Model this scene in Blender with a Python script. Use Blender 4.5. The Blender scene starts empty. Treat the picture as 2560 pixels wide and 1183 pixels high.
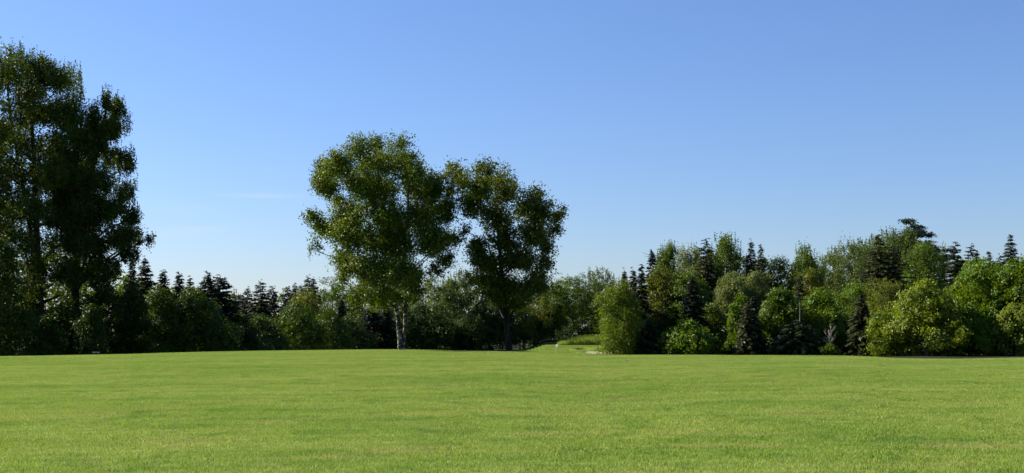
import bpy, math
import numpy as np

# ------------------------------------------------------------------ camera, sky, sun, exposure
SC = bpy.context.scene
COL = SC.collection
F, HX, HY, EYE = 3090.0, 1280.0, 835.0, 1.6        # focal length in photo pixels, principal column, level line, eye height

cam_d = bpy.data.cameras.new('camera')
cam_d.sensor_width = 36.0
cam_d.lens = 36.0 * F / 2560.0
cam_d.shift_y = (HY - 591.5) / 2560.0
cam_d.clip_start = 0.1
cam_d.clip_end = 6000.0
cam = bpy.data.objects.new('camera', cam_d)
COL.objects.link(cam)
cam.location = (0, 0, EYE)
cam.rotation_euler = (math.pi / 2, 0, 0)
SC.camera = cam

SUN_AZ, SUN_EL = math.radians(-68.0), math.radians(32.0)   # clockwise from the view direction
world = bpy.data.worlds.new('World')
SC.world = world
world.use_nodes = True
wt = world.node_tree
bg = wt.nodes['Background']
sky = wt.nodes.new('ShaderNodeTexSky')
sky.sky_type = 'NISHITA'
sky.sun_disc = False
sky.sun_elevation = SUN_EL
sky.sun_rotation = SUN_AZ
sky.air_density, sky.dust_density, sky.ozone_density = 1.15, 0.35, 7.0
bg.inputs[1].default_value = 0.052

sun_d = bpy.data.lights.new('sun', 'SUN')
sun_d.energy = 5.0
sun_d.angle = math.radians(0.5)
sun_d.color = (1.0, 0.90, 0.74)
sun = bpy.data.objects.new('sun', sun_d)
COL.objects.link(sun)
sun.rotation_euler = (math.pi / 2 - SUN_EL, 0, math.pi - SUN_AZ)
sun.location = (-60, -10, 60)

vs = SC.view_settings
vs.view_transform = 'Standard'
vs.look = 'None'
vs.gamma = 1.0
vs.use_curve_mapping = False
vs.exposure = 1.44
cy = SC.cycles
cy.max_bounces = 6
cy.diffuse_bounces = 3
cy.transmission_bounces = 4
cy.glossy_bounces = 2
cy.sample_clamp_indirect = 4.0

# two faint streaks of high cloud low in the left of the sky, part of the sky itself (by direction, so they stay put)
def sky_streaks():
    n, l = wt.nodes, wt.links
    tc = n.new('ShaderNodeTexCoord')
    sep = n.new('ShaderNodeSeparateXYZ')
    l.new(tc.outputs['Generated'], sep.inputs[0])
    def m(op, a, b=None, c=None):
        q = n.new('ShaderNodeMath'); q.operation = op
        for i, v in enumerate((a, b, c)):
            if v is None: continue
            if isinstance(v, (int, float)): q.inputs[i].default_value = v
            else: l.new(v, q.inputs[i])
        return q.outputs[0]
    az = m('ARCTAN2', sep.outputs[0], sep.outputs[1])
    el = m('ARCSINE', sep.outputs[2])
    cmb = n.new('ShaderNodeCombineXYZ')
    l.new(m('MULTIPLY', az, 14.0), cmb.inputs[0]); l.new(m('MULTIPLY', el, 130.0), cmb.inputs[1])
    nz = n.new('ShaderNodeTexNoise'); nz.inputs['Scale'].default_value = 1.6; nz.inputs['Detail'].default_value = 5
    l.new(cmb.outputs[0], nz.inputs['Vector'])
    tot = None
    for (px, py, w, h, tilt, a) in ((660, 489, 85, 6, 0.0, .75), (465, 579, 90, 10, -.06, .8), (600, 600, 260, 26, 0, .12), (430, 520, 120, 16, .02, .22)):
        a0 = math.atan((px - HX) / F); e0 = math.atan((HY - py) / F * math.cos(a0))
        da = m('SUBTRACT', az, a0)
        de = m('SUBTRACT', m('SUBTRACT', el, e0), m('MULTIPLY', da, -tilt))
        g = m('ADD', m('POWER', m('DIVIDE', da, w / F), 2.0), m('POWER', m('DIVIDE', de, h / F), 2.0))
        g = m('MULTIPLY', m('EXPONENT', m('MULTIPLY', g, -1.0)), a)
        tot = g if tot is None else m('ADD', tot, g)
    fac = m('MULTIPLY', tot, m('MULTIPLY_ADD', nz.outputs[0], 1.6, -.25))
    mix = n.new('ShaderNodeMix'); mix.data_type = 'RGBA'; mix.clamp_factor = True
    l.new(m('MULTIPLY', fac, .38), mix.inputs['Factor'])
    wb = n.new('ShaderNodeMix'); wb.data_type = 'RGBA'; wb.blend_type = 'MULTIPLY'; wb.inputs['Factor'].default_value = 1
    wb.inputs['B'].default_value = (.965, .945, 1.10, 1)
    l.new(sky.outputs[0], wb.inputs['A'])
    l.new(wb.outputs['Result'], mix.inputs['A'])
    mix.inputs['B'].default_value = (5.6, 6.2, 7.0, 1)
    l.new(mix.outputs['Result'], bg.inputs[0])
sky_streaks()

# ------------------------------------------------------------------ small helpers
def nrm(v):
    return v / np.maximum(np.linalg.norm(v, axis=-1, keepdims=True), 1e-9)

def at(px, py, d):
    return np.array([(px - HX) / F * d, d, EYE - (py - HY) / F * d])

def smooth(t):
    t = np.clip(t, 0, 1)
    return t * t * (3 - 2 * t)

def mesh_from(name, V, faces_flat, sizes, mats, parent=None, smooth_faces=False, matidx=None):
    V = np.asarray(V, dtype=np.float32).reshape(-1, 3)
    sizes = np.asarray(sizes, dtype=np.int32)
    me = bpy.data.meshes.new(name)
    me.vertices.add(len(V)); me.vertices.foreach_set('co', V.ravel())
    me.loops.add(len(faces_flat)); me.loops.foreach_set('vertex_index', np.asarray(faces_flat, dtype=np.int32))
    me.polygons.add(len(sizes))
    st = np.zeros(len(sizes), dtype=np.int32); st[1:] = np.cumsum(sizes)[:-1]
    me.polygons.foreach_set('loop_start', st)
    if smooth_faces: me.polygons.foreach_set('use_smooth', np.ones(len(sizes), dtype=bool))
    for m_ in (mats if isinstance(mats, (list, tuple)) else [mats]): me.materials.append(m_)
    if matidx is not None: me.polygons.foreach_set('material_index', np.asarray(matidx, dtype=np.int32))
    me.update(calc_edges=True)
    o = bpy.data.objects.new(name, me)
    COL.objects.link(o)
    if parent is not None: o.parent = parent
    return o

def quads_obj(name, Q, mat, parent=None):
    n, q = Q.shape[:2]
    return mesh_from(name, Q.reshape(-1, 3), np.arange(n * q), np.full(n, q), mat, parent)

class Tubes:
    """collects tapered tubes and boxes for one mesh"""
    def __init__(self): self.V = []; self.F = []; self.S = []; self.n = 0
    def tube(self, pts, radii, sides=7, cap=True):
        pts = np.asarray(pts, float); k = len(pts)
        tan = nrm(np.gradient(pts, axis=0))
        ref = np.array([0.31, 0.95, 0.05])
        u = nrm(np.cross(tan, ref)); v = np.cross(tan, u)
        a = np.arange(sides) / sides * 2 * math.pi
        r = np.asarray(radii, float)[:, None, None]
        ring = pts[:, None, :] + r * (np.cos(a)[None, :, None] * u[:, None, :] + np.sin(a)[None, :, None] * v[:, None, :])
        self.V.append(ring.reshape(-1, 3))
        for i in range(k - 1):
            for j in range(sides):
                j2 = (j + 1) % sides
                self.F += [self.n + i * sides + j, self.n + i * sides + j2, self.n + (i + 1) * sides + j2, self.n + (i + 1) * sides + j]
                self.S.append(4)
        if cap:
            self.F += [self.n + (k - 1) * sides + j for j in range(sides)]; self.S.append(sides)
        self.n += k * sides
    def box(self, c, s, rot=0.0):
        x, y, z = np.asarray(s, float) / 2
        P = np.array([[-x, -y, -z], [x, -y, -z], [x, y, -z], [-x, y, -z], [-x, -y, z], [x, -y, z], [x, y, z], [-x, y, z]])
        cr, sr = math.cos(rot), math.sin(rot)
        P = P @ np.array([[cr, sr, 0], [-sr, cr, 0], [0, 0, 1]]) + np.asarray(c, float)
        self.V.append(P)
        for f in ((0, 3, 2, 1), (4, 5, 6, 7), (0, 1, 5, 4), (1, 2, 6, 5), (2, 3, 7, 6), (3, 0, 4, 7)):
            self.F += [self.n + i for i in f]; self.S.append(4)
        self.n += 8
    def build(self, name, mat, parent=None, sm=True):
        return mesh_from(name, np.concatenate(self.V), self.F, self.S, mat, parent, sm)

def thing(name, loc, label, cat, group=None):
    o = bpy.data.objects.new(name, None)
    o.empty_display_size = 0.3
    COL.objects.link(o)
    o.location = [float(c) for c in loc]
    o['label'] = label; o['category'] = cat
    if group: o['group'] = group
    return o

# ------------------------------------------------------------------ materials
def new_mat(name):
    m = bpy.data.materials.new(name); m.use_nodes = True
    nt = m.node_tree
    for n in list(nt.nodes):
        if n.type != 'OUTPUT_MATERIAL': nt.nodes.remove(n)
    return m, nt, nt.nodes['Material Output']

def leaf_mat(name, col, alt=None, trans=0.40, hue=.018, val=.22, rough=.5, spec=.22):
    """a leaf: a sheen on top, light coming through; every leaf its own shade of the species' colour"""
    m, nt, out = new_mat(name)
    n, l = nt.nodes, nt.links
    geo = n.new('ShaderNodeNewGeometry')
    ob = n.new('ShaderNodeObjectInfo')
    ramp = n.new('ShaderNodeMix'); ramp.data_type = 'RGBA'
    ramp.inputs['A'].default_value = (*col, 1)
    alt = alt or (col[0] * 1.7, col[1] * 1.35, col[2] * 1.1)
    ramp.inputs['B'].default_value = (*alt, 1)
    nz = n.new('ShaderNodeTexNoise'); nz.inputs['Scale'].default_value = .45; nz.inputs['Detail'].default_value = 3
    tc = n.new('ShaderNodeTexCoord'); l.new(tc.outputs['Object'], nz.inputs['Vector'])
    mr = n.new('ShaderNodeMapRange'); mr.inputs[1].default_value = .42; mr.inputs[2].default_value = .68
    l.new(nz.outputs[0], mr.inputs[0]); l.new(mr.outputs[0], ramp.inputs['Factor'])
    hs = n.new('ShaderNodeHueSaturation')
    l.new(ramp.outputs['Result'], hs.inputs['Color'])
    h = n.new('ShaderNodeMath'); h.operation = 'MULTIPLY_ADD'; h.inputs[1].default_value = hue * 2; h.inputs[2].default_value = .5 - hue
    l.new(geo.outputs['Random Per Island'], h.inputs[0]); l.new(h.outputs[0], hs.inputs['Hue'])
    frac = n.new('ShaderNodeMath'); frac.operation = 'MULTIPLY'; frac.inputs[1].default_value = 7.31
    fr2 = n.new('ShaderNodeMath'); fr2.operation = 'FRACT'
    l.new(geo.outputs['Random Per Island'], frac.inputs[0]); l.new(frac.outputs[0], fr2.inputs[0])
    v = n.new('ShaderNodeMath'); v.operation = 'MULTIPLY_ADD'; v.inputs[1].default_value = val * 2; v.inputs[2].default_value = 1 - val
    l.new(fr2.outputs[0], v.inputs[0])
    v2 = n.new('ShaderNodeMath'); v2.operation = 'MULTIPLY_ADD'; v2.inputs[1].default_value = .3; v2.inputs[2].default_value = .85
    l.new(ob.outputs['Random'], v2.inputs[0])
    v3 = n.new('ShaderNodeMath'); v3.operation = 'MULTIPLY'
    l.new(v.outputs[0], v3.inputs[0]); l.new(v2.outputs[0], v3.inputs[1]); l.new(v3.outputs[0], hs.inputs['Value'])
    p = n.new('ShaderNodeBsdfPrincipled')
    p.inputs['Roughness'].default_value = rough
    p.inputs['Specular IOR Level'].default_value = spec
    l.new(hs.outputs[0], p.inputs['Base Color'])
    t = n.new('ShaderNodeBsdfTranslucent')
    hs2 = n.new('ShaderNodeHueSaturation'); hs2.inputs['Hue'].default_value = .482; hs2.inputs['Value'].default_value = 1.35; hs2.inputs['Saturation'].default_value = 1.1
    l.new(hs.outputs[0], hs2.inputs['Color']); l.new(hs2.outputs[0], t.inputs['Color'])
    mx = n.new('ShaderNodeMixShader'); mx.inputs[0].default_value = trans
    l.new(p.outputs[0], mx.inputs[1]); l.new(t.outputs[0], mx.inputs[2]); l.new(mx.outputs[0], out.inputs[0])
    return m

def bark_mat(name, c1, c2, scale=3.0, stretch=(1, 1, .25), lo=.4, hi=.6, bump=.4):
    m, nt, out = new_mat(name)
    n, l = nt.nodes, nt.links
    tc = n.new('ShaderNodeTexCoord'); mp = n.new('ShaderNodeMapping'); mp.inputs['Scale'].default_value = stretch
    nz = n.new('ShaderNodeTexNoise'); nz.inputs['Scale'].default_value = scale; nz.inputs['Detail'].default_value = 6; nz.inputs['Roughness'].default_value = .65
    l.new(tc.outputs['Object'], mp.inputs[0]); l.new(mp.outputs[0], nz.inputs['Vector'])
    mr = n.new('ShaderNodeMapRange'); mr.inputs[1].default_value = lo; mr.inputs[2].default_value = hi
    l.new(nz.outputs[0], mr.inputs[0])
    mx = n.new('ShaderNodeMix'); mx.data_type = 'RGBA'; mx.inputs['A'].default_value = (*c1, 1); mx.inputs['B'].default_value = (*c2, 1)
    l.new(mr.outputs[0], mx.inputs['Factor'])
    p = n.new('ShaderNodeBsdfPrincipled'); p.inputs['Roughness'].default_value = .9; p.inputs['Specular IOR Level'].default_value = .06
    l.new(mx.outputs['Result'], p.inputs['Base Color'])
    b = n.new('ShaderNodeBump'); b.inputs['Strength'].default_value = bump; b.inputs['Distance'].default_value = .04
    l.new(nz.outputs[0], b.inputs['Height']); l.new(b.outputs[0], p.inputs['Normal'])
    l.new(p.outputs[0], out.inputs[0])
    return m

def plain_mat(name, col, rough=.6, noise=.12, scale=8.0, trans=0.0):
    m, nt, out = new_mat(name)
    n, l = nt.nodes, nt.links
    tc = n.new('ShaderNodeTexCoord')
    nz = n.new('ShaderNodeTexNoise'); nz.inputs['Scale'].default_value = scale; nz.inputs['Detail'].default_value = 5
    l.new(tc.outputs['Object'], nz.inputs['Vector'])
    mx = n.new('ShaderNodeMix'); mx.data_type = 'RGBA'
    mx.inputs['A'].default_value = (*[c * (1 - noise) for c in col], 1); mx.inputs['B'].default_value = (*[min(1, c * (1 + noise)) for c in col], 1)
    l.new(nz.outputs[0], mx.inputs['Factor'])
    p = n.new('ShaderNodeBsdfPrincipled'); p.inputs['Roughness'].default_value = rough
    l.new(mx.outputs['Result'], p.inputs['Base Color'])
    sh = p.outputs[0]
    if trans:
        t = n.new('ShaderNodeBsdfTranslucent'); l.new(mx.outputs['Result'], t.inputs[0])
        ms = n.new('ShaderNodeMixShader'); ms.inputs[0].default_value = trans
        l.new(sh, ms.inputs[1]); l.new(t.outputs[0], ms.inputs[2]); sh = ms.outputs[0]
    l.new(sh, out.inputs[0])
    return m

def turf_nodes(nt):
    """the colour of the mown turf at a place on the ground: mowing passes, damp and dry patches, clover, worn spots"""
    n, l = nt.nodes, nt.links
    geo = n.new('ShaderNodeNewGeometry')
    def noise(scale, detail=4, stretch=(1, 1, 0), rot=0.0, rough=.55):
        mp = n.new('ShaderNodeMapping'); mp.inputs['Scale'].default_value = stretch; mp.inputs['Rotation'].default_value = (0, 0, rot)
        l.new(geo.outputs['Position'], mp.inputs[0])
        z = n.new('ShaderNodeTexNoise'); z.inputs['Scale'].default_value = scale; z.inputs['Detail'].default_value = detail; z.inputs['Roughness'].default_value = rough
        l.new(mp.outputs[0], z.inputs['Vector']); return z.outputs[0]
    def rng_(v, a, b, c=0.0, d=1.0):
        r = n.new('ShaderNodeMapRange'); r.inputs[1].default_value = a; r.inputs[2].default_value = b; r.inputs[3].default_value = c; r.inputs[4].default_value = d
        l.new(v, r.inputs[0]); return r.outputs[0]
    def mix(f, A, B):
        q = n.new('ShaderNodeMix'); q.data_type = 'RGBA'
        l.new(f, q.inputs['Factor'])
        for k, s in (('A', A), ('B', B)):
            if isinstance(s, tuple): q.inputs[k].default_value = (*s, 1)
            else: l.new(s, q.inputs[k])
        return q.outputs['Result']
    G1, G2 = TURF_A, TURF_B
    base = mix(rng_(noise(.16, 5, (1, 1, 0)), .40, .60), G1, G2)
    band = mix(rng_(noise(.33, 3, (.16, 1, 0), .42), .40, .62), base, TURF_C)                       # long mowing passes
    base = mix(rng_(noise(.33, 3, (.16, 1, 0), .42), .45, .60, 0, .55), base, band)
    base = mix(rng_(noise(1.3, 4, (1, .6, 0)), .50, .64, 0, .7), base, TURF_D)                    # small dark tussocks
    base = mix(rng_(noise(.9, 5, (.5, 1, 0), -.3), .53, .66, 0, .62), base, TURF_E)                # dry straw patches
    base = mix(rng_(noise(.5, 4, (.22, 1, 0), -.10, .65), .50, .64, 0, .62), base, TURF_C)          # pale streaks across the slope
    base = mix(rng_(noise(.42, 4, (.25, 1, 0), .16, .65), .54, .70, 0, .35), base, TURF_D)
    base = mix(rng_(noise(4.5, 3, (1, .6, 0)), .60, .72, 0, .45), base, TURF_D)
    base = mix(rng_(noise(2.4, 2, (1, 1, 0), 1.0), .67, .74, 0, .55), base, TURF_F)                # clover
    return base

TURF_A = (0.141, 0.228, 0.024)
TURF_B = (0.191, 0.260, 0.036)
TURF_C = (0.236, 0.302, 0.056)
TURF_D = (0.091, 0.180, 0.015)
TURF_E = (0.261, 0.265, 0.075)
TURF_F = (0.197, 0.302, 0.113)

def turf_mat():
    m, nt, out = new_mat('turf')
    n, l = nt.nodes, nt.links
    col = turf_nodes(nt)
    hs = n.new('ShaderNodeHueSaturation'); hs.inputs['Value'].default_value = .62
    l.new(col, hs.inputs['Color'])
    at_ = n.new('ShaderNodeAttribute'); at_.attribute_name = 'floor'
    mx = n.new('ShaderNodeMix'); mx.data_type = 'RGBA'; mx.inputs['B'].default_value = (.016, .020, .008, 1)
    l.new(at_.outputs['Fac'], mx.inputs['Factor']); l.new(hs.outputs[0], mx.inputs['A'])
    p = n.new('ShaderNodeBsdfPrincipled'); p.inputs['Roughness'].default_value = .9; p.inputs['Specular IOR Level'].default_value = .1
    l.new(mx.outputs['Result'], p.inputs['Base Color'])
    geo = n.new('ShaderNodeNewGeometry')
    nz = n.new('ShaderNodeTexNoise'); nz.inputs['Scale'].default_value = 30; nz.inputs['Detail'].default_value = 3
    l.new(geo.outputs['Position'], nz.inputs['Vector'])
    b = n.new('ShaderNodeBump'); b.inputs['Strength'].default_value = .6; b.inputs['Distance'].default_value = .03
    l.new(nz.outputs[0], b.inputs['Height']); l.new(b.outputs[0], p.inputs['Normal'])
    l.new(p.outputs[0], out.inputs[0])
    return m

def blade_mat():
    m, nt, out = new_mat('grass_blade')
    n, l = nt.nodes, nt.links
    col = turf_nodes(nt)
    geo = n.new('ShaderNodeNewGeometry')
    hs = n.new('ShaderNodeHueSaturation')
    h = n.new('ShaderNodeMath'); h.operation = 'MULTIPLY_ADD'; h.inputs[1].default_value = .05; h.inputs[2].default_value = .475
    l.new(geo.outputs['Random Per Island'], h.inputs[0]); l.new(h.outputs[0], hs.inputs['Hue'])
    a = n.new('ShaderNodeMath'); a.operation = 'MULTIPLY'; a.inputs[1].default_value = 9.7
    f = n.new('ShaderNodeMath'); f.operation = 'FRACT'
    v = n.new('ShaderNodeMath'); v.operation = 'MULTIPLY_ADD'; v.inputs[1].default_value = 1.2; v.inputs[2].default_value = .50
    l.new(geo.outputs['Random Per Island'], a.inputs[0]); l.new(a.outputs[0], f.inputs[0]); l.new(f.outputs[0], v.inputs[0])
    l.new(v.outputs[0], hs.inputs['Value'])
    l.new(col, hs.inputs['Color'])
    p = n.new('ShaderNodeBsdfPrincipled'); p.inputs['Roughness'].default_value = .5; p.inputs['Specular IOR Level'].default_value = .32
    t = n.new('ShaderNodeBsdfTranslucent')
    l.new(hs.outputs[0], p.inputs['Base Color']); l.new(hs.outputs[0], t.inputs[0])
    mx = n.new('ShaderNodeMixShader'); mx.inputs[0].default_value = .4
    l.new(p.outputs[0], mx.inputs[1]); l.new(t.outputs[0], mx.inputs[2]); l.new(mx.outputs[0], out.inputs[0])
    return m

MAT = {
    'birch':   leaf_mat('birch_leaf', (.043, .080, .006), (.074, .108, .008)),
    'ash':     leaf_mat('lone_tree_leaf', (.048, .082, .007), (.080, .108, .009)),
    'poplar':  leaf_mat('poplar_leaf', (.034, .062, .006), (.058, .092, .008)),
    'maple':   leaf_mat('maple_leaf', (.058, .118, .006), (.092, .155, .008), hue=.014),
    'thicket': leaf_mat('shaded_thicket_leaf', (.030, .064, .006), (.050, .092, .007), trans=.3, spec=.14),  # leaf green darkened in the colour to stand in for shade on tree fronts
    'gold':    leaf_mat('golden_maple_leaf', (.098, .150, .012), (.136, .175, .016), hue=.012),
    'young':   leaf_mat('young_birch_leaf', (.074, .122, .007), (.098, .144, .009), hue=.014),
    'mixed':   leaf_mat('broad_leaf', (.050, .092, .008), (.078, .116, .010)),
    'olive':   leaf_mat('olive_leaf', (.074, .102, .011), (.100, .118, .014)),
    'pale':    leaf_mat('pale_leaf', (.100, .140, .032), (.145, .180, .052), hue=.012),
    'grey':    leaf_mat('willow_leaf', (.056, .094, .018), (.082, .116, .026), hue=.012),
    'aspen':   leaf_mat('aspen_leaf', (.050, .095, .010), (.072, .120, .014)),
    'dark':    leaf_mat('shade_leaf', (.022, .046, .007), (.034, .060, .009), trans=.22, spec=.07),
    'spruce':  leaf_mat('spruce_needle', (.017, .030, .014), (.026, .040, .016), trans=.12, hue=.02, rough=.55, spec=.3),
    'brown':   leaf_mat('old_spruce_needle', (.034, .046, .014), (.050, .054, .018), trans=.12, hue=.02, rough=.55, spec=.3),
    'pine':    leaf_mat('pine_needle', (.022, .044, .020), (.032, .054, .024), trans=.12, hue=.015, rough=.5, spec=.35),
    'hemlock': leaf_mat('low_spruce_needle', (.036, .058, .020), (.050, .072, .022), trans=.15, hue=.015, rough=.5, spec=.3),
    'reed':    leaf_mat('tall_grass_blade', (.110, .175, .026), (.165, .225, .040), trans=.5, hue=.015, val=.3),
}
BARK_BIRCH = bark_mat('birch_bark', (.020, .018, .016), (.29, .27, .24), 4.5, (1, 1, 1.4), .49, .62, .5)
BARK_GREY = bark_mat('grey_bark', (.060, .050, .040), (.16, .145, .12), 4.0)
BARK_DARK = bark_mat('dark_bark', (.013, .011, .009), (.036, .030, .024), 4.0)
BARK_PALE = bark_mat('bleached_wood', (.20, .185, .165), (.36, .34, .31), 5.0)
TURF = turf_mat()
BLADE = blade_mat()
SAND = plain_mat('sand', (.52, .41, .30), .95, .15, 6)
WHITE = plain_mat('white_paint', (.78, .78, .78), .5, .05)
GREYPAINT = plain_mat('shade_grey_paint', (.42, .44, .46), .6, .1)  # white of the bench seat greyed in the colour for its shade
FLAG = plain_mat('flag_cloth', (.88, .88, .88), .7, .03, 5, .45)
DARKWOOD = plain_mat('stained_post', (.06, .05, .045), .8, .3)
SOIL = plain_mat('soil', (.075, .060, .035), .95, .3, 30)

# ------------------------------------------------------------------ the ground
PXC = np.array([-900, 0, 120, 240, 330, 420, 520, 640, 840, 920, 1000, 1080, 1150, 1215, 1280, 1340, 1390, 1450, 1500, 1560, 1660, 1760, 1830, 1900, 2010, 2100, 2160, 2220, 2300, 2400, 2560, 3500], float)
YC = np.array([898, 892, 890, 887.6, 886.2, 883, 880.5, 878, 875.5, 874.6, 874.2, 875.6, 877.6, 877.6, 879, 881, 883, 885.5, 887.5, 888.5, 888.3, 888.6, 889.6, 889.6, 890, 890.5, 892.8, 896.5, 898.5, 899, 896, 894], float)
DC = np.array([66, 70, 71, 73, 74, 75, 77, 79, 82, 83, 83, 81, 78, 76, 74, 73, 72, 71, 68, 66, 65, 63, 62, 61, 60, 60, 59, 59, 58, 58, 58, 58], float)

BUNKERS = [(1462.0, 186.0, 1.75, 2.6, .42), (1503.0, 178.5, 2.5, 2.6, .30)]

def ground(x, y):
    x = np.asarray(x, float); y = np.asarray(y, float)
    w = np.where(y > 10, y, 10 + (10 - y) * .8)
    px = HX + F * x / w
    yc = np.interp(px, PXC, YC); dc = np.interp(px, PXC, DC)
    zc = EYE - (yc - HY) / F * dc
    t = np.clip(y / dc, 0, 1)
    z = zc * t * (2 - t)
    z += .05 * np.sin(x * .13 + y * .07) * np.sin(y * .11 + 1.0) * smooth((dc - y) / 25) * smooth(y / 15)
    gap = smooth((px - 1290) / 80) * (1 - smooth((px - 1560) / 90))
    drop = np.interp(px, [1200, 1300, 1600, 2150, 2300], [1.9, 1.7, 1.25, 1.2, .95]) + gap * .9
    z = np.where(y > dc, zc - drop * smooth((y - dc) / 18), z)
    # the green and the bank behind it, seen through the gap between the lone tree and the wood
    tgt = np.interp(y, [100, 166, 171, 176, 184, 190, 196, 203, 212, 240], [-2.0, -2.0, -1.78, -1.35, -.86, -.52, -.22, .05, .6, .9])
    z = np.where(y > 150, z * (1 - gap) + gap * tgt, z)
    z = z + (1 - gap) * np.where(y > 150, .15 * smooth((y - 150) / 60), 0)
    far = smooth((y - 260) / 200)
    z = z * (1 - far) + far * .6
    for (bpx, bd, rx, ry, dep) in BUNKERS:
        bx = (bpx - HX) / F * bd
        r = np.sqrt(((x - bx) / rx) ** 2 + ((y - bd) / ry) ** 2 + .12 * np.sin(3 * np.arctan2(y - bd, x - bx) + bpx))
        z = z - dep * (1 - smooth((r - (.72 if dep > .41 else .45)) / (.30 if dep > .41 else .60))) + .16 * np.exp(-((r - 1.22) / .22) ** 2)
    return z

def build_ground():
    u = np.unique(np.concatenate([np.linspace(-1.6, -.5, 24), np.linspace(-.5, .5, 240), np.linspace(.5, 1.6, 24),
                                  (np.arange(1290, 1560, 2.0) - HX) / F]))
    y = np.unique(np.concatenate([np.linspace(-80, 4, 14), np.linspace(4, 60, 57), np.linspace(60, 120, 90), np.linspace(120, 165, 24),
                                  np.linspace(165, 208, 150), np.linspace(208, 260, 20), [280, 320, 400, 550, 800, 1200, 2000, 3500]]))
    U, Y = np.meshgrid(u, y)
    W = np.where(Y > 10, Y, 10 + (10 - Y) * .8)
    X = U * W
    Z = ground(X, Y)
    nu, ny = len(u), len(y)
    i = (np.arange(ny - 1)[:, None] * nu + np.arange(nu - 1)[None, :]).ravel()
    Fc = np.stack([i, i + 1, i + nu + 1, i + nu], 1)
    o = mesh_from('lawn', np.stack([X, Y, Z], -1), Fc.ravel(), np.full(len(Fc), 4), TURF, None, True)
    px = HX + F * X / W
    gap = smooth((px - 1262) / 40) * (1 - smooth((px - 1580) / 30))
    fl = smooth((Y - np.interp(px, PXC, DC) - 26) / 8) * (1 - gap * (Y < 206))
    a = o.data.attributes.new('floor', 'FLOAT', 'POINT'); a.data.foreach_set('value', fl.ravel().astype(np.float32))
    o['kind'] = 'structure'
build_ground()

def build_turf_blades():
    rg = np.random.default_rng(11)
    S = .62
    nb = 1800
    rr_, an_ = .50 * np.sqrt(rg.random(nb)), rg.uniform(0, 2 * math.pi, nb)
    bx, by = rr_ * np.cos(an_), rr_ * np.sin(an_)
    h = rg.uniform(.010, .030, nb) * np.where(rg.random(nb) < .04, 1.5, 1)
    w = rg.uniform(.0024, .0046, nb)
    a = rg.uniform(0, 2 * math.pi, nb)
    lean = rg.normal(0, .45, (nb, 2)) * h[:, None]
    dx, dy = np.cos(a) * w, np.sin(a) * w
    tri = np.zeros((nb, 3, 3))
    tri[:, 0] = np.stack([bx - dx, by - dy, np.full(nb, -.012)], 1)
    tri[:, 1] = np.stack([bx + dx, by + dy, np.full(nb, -.012)], 1)
    tri[:, 2] = np.stack([bx + lean[:, 0], by + lean[:, 1], h], 1)
    st = S * .92
    P = []
    for y in np.arange(9.0, 97.0, st):
        hw = .52 * y + 3
        xs = np.arange(-hw, hw, st)
        px = HX + F * xs / max(y, 10)
        ok = y < np.interp(px, PXC, DC) + 9
        xs = xs[ok]
        xs = xs + rg.uniform(-.05, .05, len(xs))
        P.append(np.stack([xs, np.full(len(xs), y) + rg.uniform(-.05, .05, len(xs)), np.zeros(len(xs))], 1))
    # the fairway and green beyond, seen through the gap
    for y in np.arange(162.0, 205.0, st):
        xs = np.arange((1272 - HX) / F * y, (1545 - HX) / F * y, st)
        for (bpx, bd, rx, ry, dep) in BUNKERS:
            xs = xs[((xs - (bpx - HX) / F * bd) / (rx * .98)) ** 2 + ((y - bd) / (ry * .98)) ** 2 > 1]
        P.append(np.stack([xs, np.full(len(xs), y), np.zeros(len(xs))], 1))
    P = np.concatenate(P)
    P[:, 2] = ground(P[:, 0], P[:, 1])
    V = np.concatenate([tri.reshape(-1, 3), P])
    o = mesh_from('mown_grass', V, np.arange(nb * 3), np.full(nb, 3), BLADE)
    me = o.data
    isp = np.zeros(len(V), bool); isp[nb * 3:] = True
    a = me.attributes.new('spot', 'BOOLEAN', 'POINT'); a.data.foreach_set('value', isp)
    rot = np.zeros((len(V), 3), np.float32); rot[:, 2] = rg.uniform(0, 2 * math.pi, len(V))
    a = me.attributes.new('turn', 'FLOAT_VECTOR', 'POINT'); a.data.foreach_set('vector', rot.ravel())
    ng = bpy.data.node_groups.new('turf_patches', 'GeometryNodeTree')
    ng.interface.new_socket('Geometry', in_out='INPUT', socket_type='NodeSocketGeometry')
    ng.interface.new_socket('Geometry', in_out='OUTPUT', socket_type='NodeSocketGeometry')
    n, l = ng.nodes, ng.links
    gi, go = n.new('NodeGroupInput'), n.new('NodeGroupOutput')
    at_ = n.new('GeometryNodeInputNamedAttribute'); at_.data_type = 'BOOLEAN'; at_.inputs['Name'].default_value = 'spot'
    tu = n.new('GeometryNodeInputNamedAttribute'); tu.data_type = 'FLOAT_VECTOR'; tu.inputs['Name'].default_value = 'turn'
    sp = n.new('GeometryNodeSeparateGeometry'); sp.domain = 'POINT'
    mp = n.new('GeometryNodeMeshToPoints')
    ip = n.new('GeometryNodeInstanceOnPoints')
    l.new(gi.outputs[0], sp.inputs['Geometry']); l.new(at_.outputs['Attribute'], sp.inputs['Selection'])
    l.new(sp.outputs['Selection'], mp.inputs['Mesh']); l.new(mp.outputs[0], ip.inputs['Points'])
    l.new(sp.outputs['Inverted'], ip.inputs['Instance'])
    l.new(tu.outputs['Attribute'], ip.inputs['Rotation'])
    l.new(ip.outputs[0], go.inputs[0])
    md = o.modifiers.new('patches', 'NODES'); md.node_group = ng
    o['kind'] = 'stuff'
    o['label'] = 'short mown grass blades covering the lawn'
build_turf_blades()

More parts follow.
